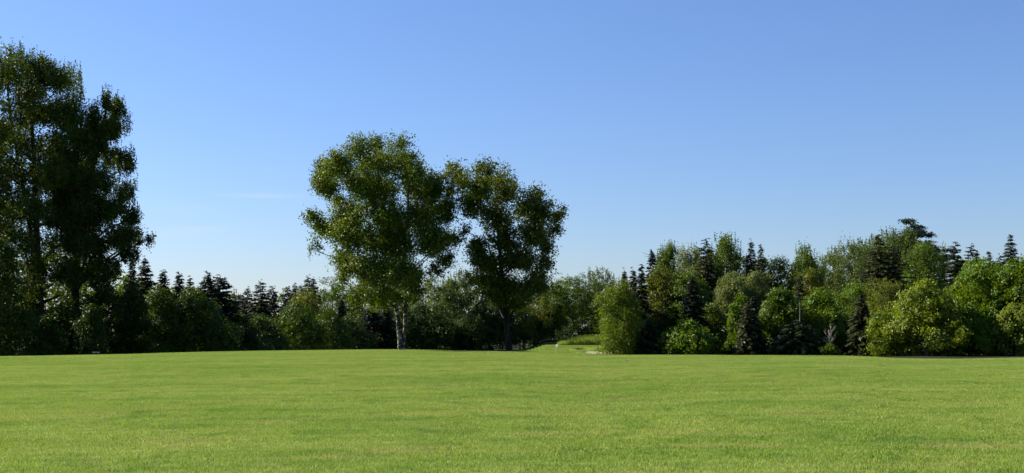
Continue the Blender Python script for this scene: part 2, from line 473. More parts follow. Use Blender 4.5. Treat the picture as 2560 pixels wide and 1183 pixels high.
# ------------------------------------------------------------------ trees
def leaf_quads(C, N, L, W, rng, curl=.18):
    k = len(C)
    t = nrm(np.cross(N, nrm(rng.normal(size=(k, 3)))))
    b = np.cross(N, t)
    L = (L * rng.uniform(.5, 1.4, k))[:, None]; W = (W * rng.uniform(.7, 1.25, k))[:, None]
    Q = np.empty((k, 3, 3))
    Q[:, 0] = C - t * L * .42 + b * W * .58 - N * L * .10
    Q[:, 1] = C - t * L * .36 - b * W * .58 - N * L * .04
    Q[:, 2] = C + t * L * .60 - N * L * .08
    return Q

def foliage(lobes, n_leaf, rng, leaf=.13, clump=.34, per=16, mode='round', fill=.34, spread=.23):
    """lobes (k,6): centre and radii. Leaves sit in twig-end clumps, most of them near each lobe's skin, with gaps between"""
    lobes = np.asarray(lobes, float)
    ar = lobes[:, 3] * lobes[:, 4] + lobes[:, 4] * lobes[:, 5] + lobes[:, 3] * lobes[:, 5]
    m = max(8, int(n_leaf / per))
    ar = ar * rng.uniform(.45, 1.25, len(lobes))
    li = rng.choice(len(lobes), m, p=ar / ar.sum())
    # boughs: each lobe is a handful of leafy branch ends with gaps between, not an even skin
    nb = 13
    bd = nrm(rng.normal(size=(len(lobes), nb, 3)) + np.array([0, 0, .15]))
    br = rng.uniform(.62, 1.08, (len(lobes), nb))
    bi = rng.integers(0, nb, m)
    d = nrm(bd[li, bi] + rng.normal(size=(m, 3)) * spread)
    rad = np.where(rng.random(m) < fill, rng.uniform(.2, .75, m), br[li, bi] * rng.uniform(.80, 1.08, m))
    rad = np.where(rng.random(m) < .06, rng.uniform(1.0, 1.10, m), rad)
    C = lobes[li, :3] + d * lobes[li, 3:] * rad[:, None]
    # thin out twigs that lie deep inside other lobes: they would have lost their leaves
    dep = np.full(m, 9.0)
    for i0 in range(0, m, 4000):
        dd = (C[i0:i0 + 4000, None, :] - lobes[None, :, :3]) / lobes[None, :, 3:]
        dep[i0:i0 + 4000] = np.sqrt((dd ** 2).sum(-1)).min(1)
    keep = (dep > .55) | (rng.random(m) < .45)
    C, li, d = C[keep], li[keep], d[keep]
    m = len(C)
    on = nrm(d / lobes[li, 3:] * lobes[li, 3:].mean(1, keepdims=True) + np.array([0, 0, .35]))
    sz = clump * rng.uniform(.6, 1.35, m)
    cnt = per
    off = rng.normal(size=(m, cnt, 3)) * .55
    if mode == 'upright':
        off *= np.array([.6, .6, 1.5])
    elif mode == 'weep':
        off *= np.array([.7, .7, 1.6]); off[..., 2] -= np.abs(off[..., 2]) * .4
    elif mode == 'layer':
        off *= np.array([1.25, 1.25, .45])
    al = (off * on[:, None, :]).sum(-1, keepdims=True)
    if mode == 'spray':
        # leaves strung along a twig that grows outward and up
        ax = nrm(d + rng.normal(0, .45, (m, 3)) + [0, 0, .25])[:, None, :]
        off *= .62
        off = off + ax * (rng.random((m, cnt, 1)) * 3.0 - 1.9)
    if mode == 'round': off = off - on[:, None, :] * al * .4
    P = (C[:, None, :] + off * sz[:, None, None]).reshape(-1, 3)
    lean = {'spray': .8, 'round': 1.0, 'layer': 1.1, 'upright': .5, 'weep': .45}[mode]
    Nn = nrm(np.repeat(on, cnt, 0) * lean + rng.normal(size=(m * cnt, 3)) * .52)
    Q = leaf_quads(P, Nn, leaf, leaf * .68, rng)
    if mode == 'upright':
        # this year's shoots stand up out of the crown
        hi = np.argsort(-lobes[:, 2])[:max(4, int(len(lobes) * .6))]
        k = 9 * len(hi)
        L = lobes[np.repeat(hi, 9)]
        dd = rng.normal(size=(k, 2)); dd /= np.maximum(1, np.linalg.norm(dd, axis=1, keepdims=True))
        x0 = L[:, :3].copy(); x0[:, :2] += dd * L[:, 3:5] * .85
        x0[:, 2] += L[:, 5] * np.sqrt(np.maximum(.05, 1 - (dd ** 2).sum(1) * .72)) * .8
        hgt = rng.uniform(.6, 1.5, k)
        tt = rng.random((k, 22))
        Pz = x0[:, None, :] + np.stack([tt * rng.normal(0, .10, (k, 1)), tt * rng.normal(0, .10, (k, 1)), tt * hgt[:, None]], -1) + rng.normal(0, .075, (k, 22, 3)) * (1.15 - tt[..., None])
        Q = np.concatenate([Q, leaf_quads(Pz.reshape(-1, 3), nrm(rng.normal(size=(k * 22, 3)) + [0, 0, .3]), leaf * .85, leaf * .5, rng)])
    return Q

def wood(tb, base, top, r0, rng, lobes=None, bend=.03, limbs=14, sides=8, flare=True, tip=.16):
    """a tapering trunk with limbs reaching into the crown's lobes"""
    base, top = np.asarray(base, float), np.asarray(top, float)
    H = np.linalg.norm(top - base)
    k = 9
    t = np.linspace(0, 1, k)
    pts = base + (top - base) * t[:, None]
    pts[1:-1, :2] += np.cumsum(rng.normal(0, bend * H / k, (k - 2, 2)), 0) * .6
    rad = r0 * (1 - t * (1 - tip))
    if flare: pts = np.vstack([base - [0, 0, .25], pts]); rad = np.concatenate([[r0 * 1.75], rad]); rad[1] = r0 * 1.35
    tb.tube(pts, rad, sides)
    if lobes is not None and limbs:
        lobes = np.asarray(lobes)
        idx = rng.permutation(len(lobes))[:limbs]
        tp = pts[-k:]
        for i in idx:
            c = lobes[i, :3]
            zz = c[2] - np.linalg.norm(c[:2] - base[:2]) * rng.uniform(.5, 1.0)
            s = np.clip((zz - base[2]) / max(top[2] - base[2], .1), .18, .92)
            p0 = np.array([np.interp(s, t, tp[:, j]) for j in range(3)])
            q = c + rng.normal(0, .2, 3) * lobes[i, 3:]
            mid = p0 * .5 + q * .5 + np.array([0, 0, .06 * np.linalg.norm(q - p0)]) + rng.normal(0, .06, 3) * np.linalg.norm(q - p0)
            rr = r0 * (1 - s * .8) * .5
            tb.tube([p0, p0 * .72 + mid * .28, mid, q * .6 + mid * .4, q], [rr, rr * .8, rr * .55, rr * .36, rr * .15], 5, False)
            for _ in range(3):
                e = c + nrm(rng.normal(size=3)) * lobes[i, 3:] * .85
                g = mid * .4 + q * .6
                tb.tube([g, g * .5 + e * .5 + rng.normal(0, .08, 3), e], [rr * .34, rr * .22, rr * .08], 4, False)

def auto_lobes(R, z0, z1, rng, n=16, shape='egg', flat=1.0):
    H = z1 - z0
    out = []
    for i in range(n):
        t = (i + rng.uniform(.2, .8)) / n
        if shape == 'egg': pr = math.sqrt(max(.03, 1 - ((t - .45) / .60) ** 2))
        elif shape == 'skirt': pr = (1 - t ** 2.3) ** .6
        elif shape == 'column': pr = .85 * math.sqrt(max(.03, 1 - ((t - .42) / .62) ** 2))
        else: pr = 1 - abs(t - .55) * .9
        pr = min(1.0, pr)
        lr = R * rng.uniform(.26, .43) * (.6 + .4 * pr)
        an = i * 2.39996 + rng.uniform(-.5, .5)
        ro = max(0, R * pr - lr) * (rng.uniform(.55, 1.0) if rng.random() < .82 else rng.uniform(1.05, 1.35))
        vz = lr * rng.uniform(.75, 1.15) * flat
        z = z0 + vz * .8 + t * (H - vz * 1.75)
        out.append((ro * math.cos(an), ro * math.sin(an), z, lr * rng.uniform(.9, 1.2), lr * rng.uniform(.9, 1.2), vz))
    return np.array(out)

def broadleaf(px, ytop, wpx, d, mat, label, name='broadleaf_tree', cat='tree', group=None, seed=0, n=7000, mode='round', shape='egg', leaf=.17, clump=.42,
              skirt=.12, bark=None, nl=16, trunk_px=None, per=16, fill=.25):
    rng = np.random.default_rng(1000 + seed)
    x = (px - HX) / F * d
    zb = float(ground(x, d))
    H = EYE - (ytop - HY) / F * d - zb
    R = wpx / F * d / 2 * 1.25
    far_ = d > 170
    n = int(n * (1.5 if far_ else 2.0) * (1.35 if mode == 'upright' else 1)); leaf *= 1.4 if far_ else 1.14; clump *= 1.12
    root = thing(name, (x, d, zb), label, cat, group)
    nl = int(nl * 1.55)
    lobes = auto_lobes(R, H * skirt, H * .985, rng, nl, shape)
    tx = 0.0 if trunk_px is None else (trunk_px - px) / F * d
    tb = Tubes()
    wood(tb, (tx, -.1, 0), (tx * .3, 0, H * .86), max(.05, .017 * H), rng, lobes, limbs=9, sides=6)
    tb.build('trunk', bark or BARK_GREY, root)
    quads_obj('crown', foliage(lobes, n, rng, leaf, clump, per, mode, fill), MAT[mat], root)
    return root

def conifer(px, ytop, wpx, d, mat, label, name='spruce_tree', group=None, seed=0, dens=1.0, bare=.06, power=.68, droop=.32, crown_from=None, bark=None, lean=0.0, ragged=.34):
    rng = np.random.default_rng(5000 + seed)
    wpx *= rng.uniform(.82, 1.35); power *= rng.uniform(.75, 1.3); droop *= rng.uniform(.7, 1.4); lean += rng.normal(0, .008); ytop += rng.uniform(-3, 7)
    x = (px - HX) / F * d
    zb = float(ground(x, d))
    H = EYE - (ytop - HY) / F * d - zb
    R = wpx / F * d / 2 * 1.25
    dens *= 1.35
    root = thing(name, (x, d, zb), label, 'tree', group)
    tb = Tubes()
    top = np.array([lean * H, 0, H])
    tb.tube([(0, 0, -.2), (0, 0, .3), top * .33 + [0, 0, 0], top * .66, top * .9, top * .995], np.array([1.5, 1, .75, .45, .18, .05]) * max(.05, .0135 * H), 7)
    C, A, S = [], [], []
    z = H * bare
    sp = max(.14, .023 * H) / dens ** .5
    while z < H * .985:
        t = z / H
        R0 = R * (1 - t) ** power * (1 + .05 * math.sin(z * 4.1 + seed)) + .07
        nb = max(4, int(6.5 * dens + 2 * (1 - t)))
        a0 = rng.uniform(0, 6.28)
        for j in range(nb):
            if rng.random() < .10: continue
            a = a0 + j * 6.283 / nb + rng.normal(0, .22)
            r = R0 * rng.uniform(1 - ragged, 1 + ragged * .7) * (1 + .22 * math.sin(a * 2 + z * 1.3 + seed) * math.sin(z * .9 + seed * 2.1))
            dirv = np.array([math.cos(a), math.sin(a), 0])
            zz = z + rng.normal(0, sp * .9)
            up = .45 * (t - .35)                                # young upper branches rise, old lower ones droop
            ns = max(4, int(r / .14 * dens))
            s = (np.arange(ns) + rng.uniform(.2, .9, ns)) / ns
            s = .12 + .9 * s
            px_ = top * (zz / H) * [1, 1, 0] + dirv * (r * s)[:, None]
            pz = zz + r * (up * s - droop * s ** 2 + .14 * s ** 3)
            px_[:, 2] = pz
            side = np.array([-dirv[1], dirv[0], 0])
            for q in (-1, 1):
                ax = nrm(dirv * .8 + side * q * rng.uniform(.35, 1.0, (ns, 1)) + np.array([0, 0, -1]) * rng.uniform(.05, .6, (ns, 1)))
                C.append(px_ + ax * .08 + rng.normal(0, .03, (ns, 3))); A.append(ax); S.append(.22 + .22 * rng.random(ns) * (1 - .5 * t) + .03 * r - .10 * t * t)
            if rng.random() < .35 and r > .5:
                tip = np.array([*(top * (zz / H))[:2], 0]) + dirv * r * .9; tip[2] = zz + r * (up * .9 - droop * .8 + .1)
                tb.tube([top * (zz / H), (top * (zz / H)) * .5 + tip * .5 + [0, 0, .04], tip], [.03, .02, .006], 3, False)
        z += sp * rng.uniform(.75, 1.25)
    tb.build('trunk', bark or BARK_DARK, root)
    C, A, S = np.concatenate(C), np.concatenate(A), np.concatenate(S)
    # the leader
    m = 14
    C = np.concatenate([C, top + np.stack([rng.normal(0, .02, m), rng.normal(0, .02, m), -rng.uniform(-.02, .5, m)], 1)])
    A = np.concatenate([A, nrm(np.stack([rng.normal(0, .5, m), rng.normal(0, .5, m), np.full(m, 1.0)], 1))]); S = np.concatenate([S, np.full(m, .09)])
    k = len(C)
    b = nrm(np.cross(A, rng.normal(0, .45, (k, 3)) + [0, 0, 1]))
    nn = np.cross(b, A)
    L = S[:, None] * 1.5; W = S[:, None] * .55
    Q = np.empty((k, 3, 3))
    Q[:, 0] = C - A * L * .45 + b * W * .6; Q[:, 1] = C - A * L * .35 - b * W * .6 - nn * W * .15; Q[:, 2] = C + A * L * .6
    mesh_from('crown', Q.reshape(-1, 3), np.arange(k * 3), np.full(k, 3), MAT[mat], root)
    return root

def hero(name, label, d, trunks, lobes_px, mat, bark, seed, n, leaf, clump, half_depth, cat='tree', mode='round', limbs=26, group=None, copies=2, fill=.40, spread=.46):
    """a tree that stands alone: every lobe of its crown placed where it is, at varied depth"""
    rng = np.random.default_rng(seed)
    bp = trunks[0][0][0]
    x = (bp[0] - HX) / F * d
    zb = float(ground(x, d))
    org = np.array([x, d, zb])
    root = thing(name, org, label, cat, group)
    L = []
    cx = np.mean([q[0] for q in lobes_px]); hw = max(abs(q[0] - cx) for q in lobes_px) + 30
    for q in lobes_px:
        e = math.sqrt(max(.08, 1 - ((q[0] - cx) / hw) ** 2)) * half_depth
        ks = copies if q[2] > 30 else 1
        for c in range(ks):
            dy = e * (rng.uniform(-.75, .75) if ks == 1 else (rng.uniform(-.95, -.1) if c == 0 else rng.uniform(.1, .95)))
            p = at(q[0], q[1], d) - org; p = p + [0, dy, 0]
            s = d / F * (.92 if c == 0 else .84)
            L.append((*p, q[2] * s, min((q[2] + q[3]) * .5 * s * 1.1, half_depth * .5), q[3] * s))
    L = np.array(L)
    tb = Tubes()
    for path, w0, w1 in trunks:
        P = np.array([at(a, b, d) - org for a, b in path])
        P[0, 2] = -.2
        P[1:, 1] += np.cumsum(rng.normal(0, .12, len(P) - 1))
        tt = np.linspace(0, 1, 18)
        ln = np.concatenate([[0], np.cumsum(np.linalg.norm(np.diff(P, axis=0), axis=1))]); ln /= ln[-1]
        PP = np.stack([np.interp(tt, ln, P[:, j]) for j in range(3)], 1)
        PP[2:, :2] += rng.normal(0, .03, (16, 2))
        rr = (w0 * (1 - tt) + w1 * tt) * d / F / 2
        rr[0] *= 1.7; rr[1] *= 1.18
        tb.tube(PP, rr, 10)
        idx = rng.permutation(len(L))[:limbs]
        for i in idx:
            c = L[i, :3]
            zz = c[2] - np.linalg.norm(c[:2] - PP[8, :2]) * rng.uniform(.5, .95)
            s = np.clip(np.interp(zz, PP[:, 2], tt), .22, .95)
            p0 = np.array([np.interp(s, tt, PP[:, j]) for j in range(3)])
            q = c + rng.normal(0, .2, 3) * L[i, 3:]
            ds = np.linalg.norm(q - p0)
            mid = p0 * .5 + q * .5 + [0, 0, .05 * ds] + rng.normal(0, .05, 3) * ds
            r0 = np.interp(s, tt, rr) * .48
            tb.tube([p0, p0 * .7 + mid * .3, mid, q * .6 + mid * .4, q], [r0, r0 * .8, r0 * .58, r0 * .4, r0 * .16], 5, False)
            for _ in range(4):
                e = c + nrm(rng.normal(size=3)) * L[i, 3:] * .9
                g = mid * .35 + q * .65
                tb.tube([g, g * .5 + e * .5 + rng.normal(0, .1, 3), e], [r0 * .34, r0 * .22, .008], 4, False)
    tb.build('trunk', bark, root)
    quads_obj('crown', foliage(L, n, rng, leaf, clump, 15, mode, fill, spread), MAT[mat], root)
    return root

# --- the two trees on the crest of the lawn
H1 = [(932, 352, 26, 24), (908, 388, 40, 36), (1008, 382, 40, 32), (958, 404, 60, 42), (868, 432, 40, 42), (822, 424, 36, 30), (796, 440, 24, 20), (814, 466, 40, 32), (838, 492, 22, 16),
      (930, 462, 72, 56), (1030, 452, 52, 58), (1082, 478, 34, 46), (1108, 440, 22, 16), (1062, 540, 66, 60), (1116, 528, 30, 46), (958, 552, 80, 60), (872, 534, 44, 42), (790, 544, 28, 22),
      (812, 570, 36, 30), (845, 575, 40, 34), (790, 612, 20, 14), (778, 625, 10, 8), (880, 602, 52, 44), (980, 622, 80, 52), (1078, 606, 52, 46), (1122, 590, 24, 30), (1108, 645, 28, 28), (1086, 676, 26, 26),
      (870, 656, 40, 38), (930, 682, 66, 46), (1010, 692, 54, 44), (905, 724, 42, 26), (960, 738, 40, 26), (1040, 726, 28, 26), (925, 758, 18, 14), (968, 762, 20, 14), (876, 700, 22, 22), (1148, 600, 12, 22), (900, 745, 26, 16), (945, 752, 34, 20), (985, 742, 36, 22), (1040, 748, 24, 18)]
hero('birch_tree', 'large lone birch with white twin trunk on the crest of the lawn', 81.5,
     [([(1003, 874), (996, 800), (987, 740), (975, 620), (955, 500), (938, 380)], 12, 4), ([(1005, 874), (1012, 800), (1012, 740), (1012, 620), (1022, 500), (1012, 395)], 10, 3.5)],
     H1, 'birch', BARK_BIRCH, 21, 165000, .132, .30, 4.6, limbs=22, mode='spray', group='lone trees on the lawn crest')
H2 = [(1134, 418, 20, 15), (1148, 448, 32, 26), (1126, 470, 28, 26), (1215, 434, 38, 26), (1255, 448, 40, 30), (1198, 478, 54, 34), (1264, 488, 44, 34), (1288, 462, 18, 22), (1346, 492, 26, 26), (1350, 536, 46, 34),
      (1390, 540, 22, 20), (1404, 528, 12, 8), (1310, 518, 34, 32), (1384, 578, 24, 26), (1330, 588, 52, 38), (1240, 548, 58, 36), (1178, 518, 42, 30), (1160, 572, 18, 18), (1262, 600, 56, 38), (1368, 618, 28, 28),
      (1192, 622, 34, 24), (1216, 660, 56, 36), (1300, 650, 58, 38), (1362, 662, 24, 24), (1346, 690, 36, 30), (1200, 702, 38, 22), (1262, 708, 66, 36), (1330, 720, 42, 26), (1280, 742, 46, 16), (1218, 732, 28, 16), (1355, 712, 24, 24), (1240, 752, 34, 16), (1285, 760, 34, 14), (1262, 735, 60, 22), (1310, 742, 34, 20), (1175, 690, 22, 18)]
hero('lone_tree', 'lone dark-trunked tree beside the white birch on the lawn crest', 81.5,
     [([(1276, 886), (1266, 800), (1258, 720), (1246, 600), (1240, 520), (1236, 440)], 17, 4)],
     H2, 'ash', BARK_DARK, 22, 88000, .136, .30, 4.4, limbs=28, mode='spray', group='lone trees on the lawn crest')

# --- the poplars at the left
PA = [(50, 158, 40, 28), (14, 190, 38, 34), (95, 180, 38, 32), (60, 208, 66, 42), (130, 188, 34, 30), (150, 214, 34, 36), (188, 212, 18, 24), (196, 200, 11, 14), (200, 238, 18, 34), (34, 290, 54, 38), (112, 272, 66, 46),
      (168, 292, 44, 44), (36, 352, 76, 44), (128, 372, 76, 46), (-30, 330, 50, 50), (-50, 400, 60, 60), (18, 432, 76, 52), (100, 452, 66, 46), (30, 512, 70, 46), (110, 542, 66, 46), (-50, 480, 60, 60), (20, 590, 62, 42), (92, 620, 56, 42),
      (-40, 570, 60, 50), (130, 672, 50, 40), (70, 690, 44, 36), (150, 620, 40, 40), (-60, 220, 40, 60), (110, 735, 40, 30), (30, 740, 44, 36), (70, 790, 40, 30), (198, 285, 24, 36), (206, 335, 34, 38), (180, 345, 40, 40), (150, 440, 46, 46)]
hero('poplar_tree', 'tallest poplar, its broad ragged crown cut by the left edge of the photo', 112.0,
     [([(108, 892), (104, 800), (96, 660), (88, 480), (78, 300), (60, 150)], 24, 5), ([(106, 870), (84, 640), (60, 470), (30, 320), (16, 190)], 14, 4)],
     PA, 'poplar', BARK_DARK, 23, 165000, .18, .42, 4.8, limbs=20, group='tall poplars', spread=.40, mode='upright')
PB = [(278, 262, 15, 20), (240, 292, 15, 20), (290, 276, 22, 28), (256, 312, 34, 34), (312, 312, 12, 18), (220, 330, 26, 34), (298, 338, 28, 28), (240, 388, 50, 40), (300, 400, 30, 34), (230, 458, 56, 42), (292, 470, 34, 30),
      (240, 528, 56, 42), (310, 536, 32, 28), (340, 588, 30, 16), (368, 598, 14, 9), (290, 598, 48, 36), (222, 612, 56, 42), (316, 640, 28, 22), (252, 672, 52, 36), (192, 560, 46, 46), (182, 480, 46, 46), (180, 404, 38, 38),
      (200, 690, 44, 36), (160, 540, 40, 40), (322, 500, 16, 18)]
hero('poplar_tree', 'poplar with two pointed tops and a low branch reaching toward the lone birch', 115.0,
     [([(188, 892), (186, 800), (190, 660), (210, 500), (240, 380), (268, 260)], 26, 5)],
     PB, 'poplar', BARK_DARK, 24, 145000, .175, .40, 4.4, limbs=24, group='tall poplars', spread=.38, mode='upright')

SPR_L = 'spruces behind the left-hand thicket'
SPR_R = 'spruces in the right-hand wood'
MPL_R = 'maples along the edge of the right-hand wood'
WOOD_R = 'broadleaf trees in the right-hand wood'
WOOD_C = 'trees of the shaded wood behind the lone trees'
THK_L = 'broadleaf trees of the left-hand thicket'

B, K = broadleaf, conifer
# --- left-hand thicket in the shade of the poplars
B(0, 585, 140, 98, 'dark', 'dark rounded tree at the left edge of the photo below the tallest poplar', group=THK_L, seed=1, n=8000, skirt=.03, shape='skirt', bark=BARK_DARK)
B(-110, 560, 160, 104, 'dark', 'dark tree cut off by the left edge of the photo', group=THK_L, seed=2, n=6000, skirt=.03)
for i, (px, yt, d) in enumerate(((-200, 490, 103), (-300, 470, 109), (-430, 540, 104), (-380, 480, 119), (-540, 470, 126), (-200, 500, 120), (-290, 450, 125))):  # unseen trees, put in to shade the foot of the poplars
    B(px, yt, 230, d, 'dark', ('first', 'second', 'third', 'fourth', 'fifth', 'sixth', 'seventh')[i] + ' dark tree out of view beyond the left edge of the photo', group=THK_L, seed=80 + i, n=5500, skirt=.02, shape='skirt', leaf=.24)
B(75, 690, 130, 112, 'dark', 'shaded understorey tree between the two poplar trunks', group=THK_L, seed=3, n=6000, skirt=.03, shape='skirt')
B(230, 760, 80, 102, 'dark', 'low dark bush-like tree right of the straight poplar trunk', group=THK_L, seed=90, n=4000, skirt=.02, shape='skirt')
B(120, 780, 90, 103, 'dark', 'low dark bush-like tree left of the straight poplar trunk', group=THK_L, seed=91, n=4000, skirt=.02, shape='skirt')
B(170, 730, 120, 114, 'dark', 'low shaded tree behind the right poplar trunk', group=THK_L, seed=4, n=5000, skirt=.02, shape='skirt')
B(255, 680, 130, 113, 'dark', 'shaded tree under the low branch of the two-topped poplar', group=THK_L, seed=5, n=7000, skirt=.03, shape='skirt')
B(330, 705, 120, 114, 'dark', 'shaded tree between the poplars and the round lime-topped tree', group=THK_L, seed=6, n=7000, skirt=.03, shape='skirt')
K(362, 640, 115, 121, 'spruce', 'spruce just right of the low poplar branch, tallest of the left spruces', group=SPR_L, seed=1)
K(330, 652, 75, 124, 'spruce', 'spruce half hidden behind the low poplar branch', group=SPR_L, seed=2)
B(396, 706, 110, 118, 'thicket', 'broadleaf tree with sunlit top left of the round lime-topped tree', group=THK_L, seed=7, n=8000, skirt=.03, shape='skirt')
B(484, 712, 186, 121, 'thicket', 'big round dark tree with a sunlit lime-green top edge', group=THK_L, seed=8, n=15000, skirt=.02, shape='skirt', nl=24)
K(408, 676, 57, 130, 'spruce', 'small pointed spruce between two larger ones above the round tree', group=SPR_L, seed=3)
K(447, 682, 67, 131, 'spruce', 'spruce with two-pronged tip above the round lime-topped tree', group=SPR_L, seed=4)
K(478, 690, 57, 133, 'spruce', 'short spruce directly above the round lime-topped tree', group=SPR_L, seed=5)
K(516, 680, 87, 131, 'spruce', 'broad dark spruce above the right shoulder of the round tree', group=SPR_L, seed=6, dens=1.1)
K(552, 692, 77, 133, 'spruce', 'dark spruce beside the V-shaped dip in the treeline', group=SPR_L, seed=7, dens=1.1)
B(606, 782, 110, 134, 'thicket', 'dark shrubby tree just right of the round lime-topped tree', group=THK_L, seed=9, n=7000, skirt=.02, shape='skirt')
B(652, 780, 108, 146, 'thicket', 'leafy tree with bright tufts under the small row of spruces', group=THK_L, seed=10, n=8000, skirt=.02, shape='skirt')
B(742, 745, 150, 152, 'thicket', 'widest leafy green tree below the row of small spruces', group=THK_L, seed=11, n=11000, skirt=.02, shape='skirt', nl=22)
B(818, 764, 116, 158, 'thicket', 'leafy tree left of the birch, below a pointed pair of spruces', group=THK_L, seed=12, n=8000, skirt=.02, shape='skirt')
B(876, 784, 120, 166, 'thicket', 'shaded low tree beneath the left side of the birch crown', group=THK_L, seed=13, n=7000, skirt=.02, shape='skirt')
B(764, 726, 100, 166, 'olive', 'pale feathery tree rising behind the leafy row', group=THK_L, seed=14, n=6000, mode='upright', skirt=.05)
B(584, 738, 46, 190, 'pale', 'pale distant tree low in the dip of the treeline', group=THK_L, seed=15, n=3000, mode='upright', skirt=.05)
SL = [(600, 732, 50, 184, 'low spruce nearest the V-shaped dip'), (620, 718, 52, 180, 'pointed spruce left of the tall one in the distant row'), (650, 703, 62, 178, 'tallest broad spruce of the distant row left of the birch'),
      (679, 712, 44, 182, 'slim spruce right of the tall one in the distant row'), (718, 712, 46, 184, 'bushy small spruce in the middle of the distant row'),
      (737, 708, 44, 182, 'thin-topped spruce next left of the dense pair'), (752, 716, 30, 185, 'smallest spruce, just left of the dense pair'), (770, 689, 56, 176, 'left and taller spruce of the dense pair beside the domed tree'),
      (786, 696, 46, 177, 'right spruce of the dense pair beside the domed tree')]
for i, (px, yt, w, d, lb) in enumerate(SL): K(px, yt, w * 1.3, d, 'spruce', lb, group='distant spruces left of the birch', seed=20 + i, dens=.9)
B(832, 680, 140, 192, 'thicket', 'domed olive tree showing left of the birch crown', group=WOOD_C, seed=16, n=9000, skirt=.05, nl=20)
B(905, 700, 130, 196, 'olive', 'sunlit tree mostly hidden behind the lower left birch crown', group=WOOD_C, seed=17, n=8000, skirt=.05)
K(856, 742, 60, 176, 'spruce', 'shaded spruce below the domed olive tree', group=WOOD_C, seed=31)
K(930, 764, 80, 178, 'spruce', 'shaded spruce just left of the white birch trunk', group=WOOD_C, seed=32)
K(966, 752, 70, 180, 'spruce', 'shaded spruce touching the left edge of the birch trunk', group=WOOD_C, seed=33)
# --- the shaded wood behind the lone trees
B(995, 722, 140, 198, 'grey', 'grey-green tree behind the fork of the birch trunk', group=WOOD_C, seed=18, n=8000, skirt=.02, shape='skirt')
B(1085, 694, 140, 204, 'grey', 'sunlit grey-green tree right of the birch trunk', group=WOOD_C, seed=19, n=10000, mode='upright', skirt=.02)
B(1150, 674, 120, 207, 'grey', 'tallest sunlit tree in the gap between the two lone trees', group=WOOD_C, seed=20, n=9000, mode='upright', skirt=.02)
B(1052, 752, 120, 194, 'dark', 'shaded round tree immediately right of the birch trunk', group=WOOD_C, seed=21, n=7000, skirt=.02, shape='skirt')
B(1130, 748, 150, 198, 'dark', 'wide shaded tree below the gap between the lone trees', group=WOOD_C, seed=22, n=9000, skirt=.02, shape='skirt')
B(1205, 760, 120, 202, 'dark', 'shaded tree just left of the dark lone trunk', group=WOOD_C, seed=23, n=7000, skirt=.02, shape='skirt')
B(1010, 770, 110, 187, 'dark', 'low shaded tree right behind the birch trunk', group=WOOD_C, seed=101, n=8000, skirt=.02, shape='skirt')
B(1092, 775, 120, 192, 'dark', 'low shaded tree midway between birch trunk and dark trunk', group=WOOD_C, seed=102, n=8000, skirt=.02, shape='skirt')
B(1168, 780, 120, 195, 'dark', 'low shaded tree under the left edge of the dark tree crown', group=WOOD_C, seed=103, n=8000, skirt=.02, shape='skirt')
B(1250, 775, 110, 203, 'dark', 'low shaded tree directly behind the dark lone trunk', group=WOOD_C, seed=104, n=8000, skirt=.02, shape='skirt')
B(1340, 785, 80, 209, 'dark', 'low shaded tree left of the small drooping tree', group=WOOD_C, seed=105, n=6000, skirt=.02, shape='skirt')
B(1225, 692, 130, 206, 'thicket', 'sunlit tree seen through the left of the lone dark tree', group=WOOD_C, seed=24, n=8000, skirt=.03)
B(1310, 700, 130, 206, 'olive', 'yellowish tree seen under the right side of the lone dark tree', group=WOOD_C, seed=25, n=8000, skirt=.03)
B(1300, 770, 110, 208, 'dark', 'shaded tree just right of the dark lone trunk', group=WOOD_C, seed=26, n=7000, skirt=.02, shape='skirt')
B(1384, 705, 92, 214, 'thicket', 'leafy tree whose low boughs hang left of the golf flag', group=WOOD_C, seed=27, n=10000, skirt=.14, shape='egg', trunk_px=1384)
B(1362, 772, 62, 212, 'olive', 'small sunlit drooping tree above and left of the golf flag', group=WOOD_C, seed=28, n=5000, skirt=.12, mode='weep', leaf=.2)
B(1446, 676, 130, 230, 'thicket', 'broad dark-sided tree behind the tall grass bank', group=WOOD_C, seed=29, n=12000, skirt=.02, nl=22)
B(1402, 684, 100, 234, 'maple', 'sunlit tree showing above the golf flag', group=WOOD_C, seed=30, n=7000, skirt=.03)
B(1504, 668, 110, 236, 'grey', 'wispy pale-topped tree behind the right end of the grass bank', group=WOOD_C, seed=31, n=8000, mode='upright', skirt=.03)
B(1500, 735, 90, 226, 'dark', 'dark tree just left of the slender young birch', group=WOOD_C, seed=32, n=6000, skirt=.02)
# --- right-hand wood, from the young birch outward
def young_birch():
    r = B(1548, 692, 128, 130, 'young', 'slender pale green birch with thin white leaning trunk at the corner of the wood', name='birch_tree', seed=33, n=17000, mode='weep', shape='column', skirt=.03, leaf=.13, clump=.36,
          bark=BARK_BIRCH, nl=26, trunk_px=1567, fill=.25)
young_birch()
K(1562, 676, 58, 139, 'spruce', 'narrow spruce peeping over the young birch', group=SPR_R, seed=40)
K(1580, 668, 56, 137, 'brown', 'brownish spruce just right of the young birch top', group=SPR_R, seed=41)
K(1604, 662, 58, 136, 'spruce', 'sharp-tipped spruce standing clear right of the young birch', group=SPR_R, seed=42)
K(1634, 622, 84, 147, 'spruce', 'tall spruce with a bare dead branch at its tip', group=SPR_R, seed=43, dens=1.1)
K(1618, 790, 96, 131, 'hemlock', 'low green spruce at the right foot of the young birch', group=SPR_R, seed=44, dens=1.1, bare=.01)
B(1668, 612, 76, 152, 'aspen', 'spiky-topped dark aspen right of the tall dead-branch spruce', name='aspen_tree', group=WOOD_R, seed=34, n=8000, mode='upright', skirt=.2, leaf=.16)
B(1726, 612, 104, 156, 'pale', 'greyish feathery tree between two aspens', group=WOOD_R, seed=35, n=8000, mode='upright', skirt=.2, leaf=.15)
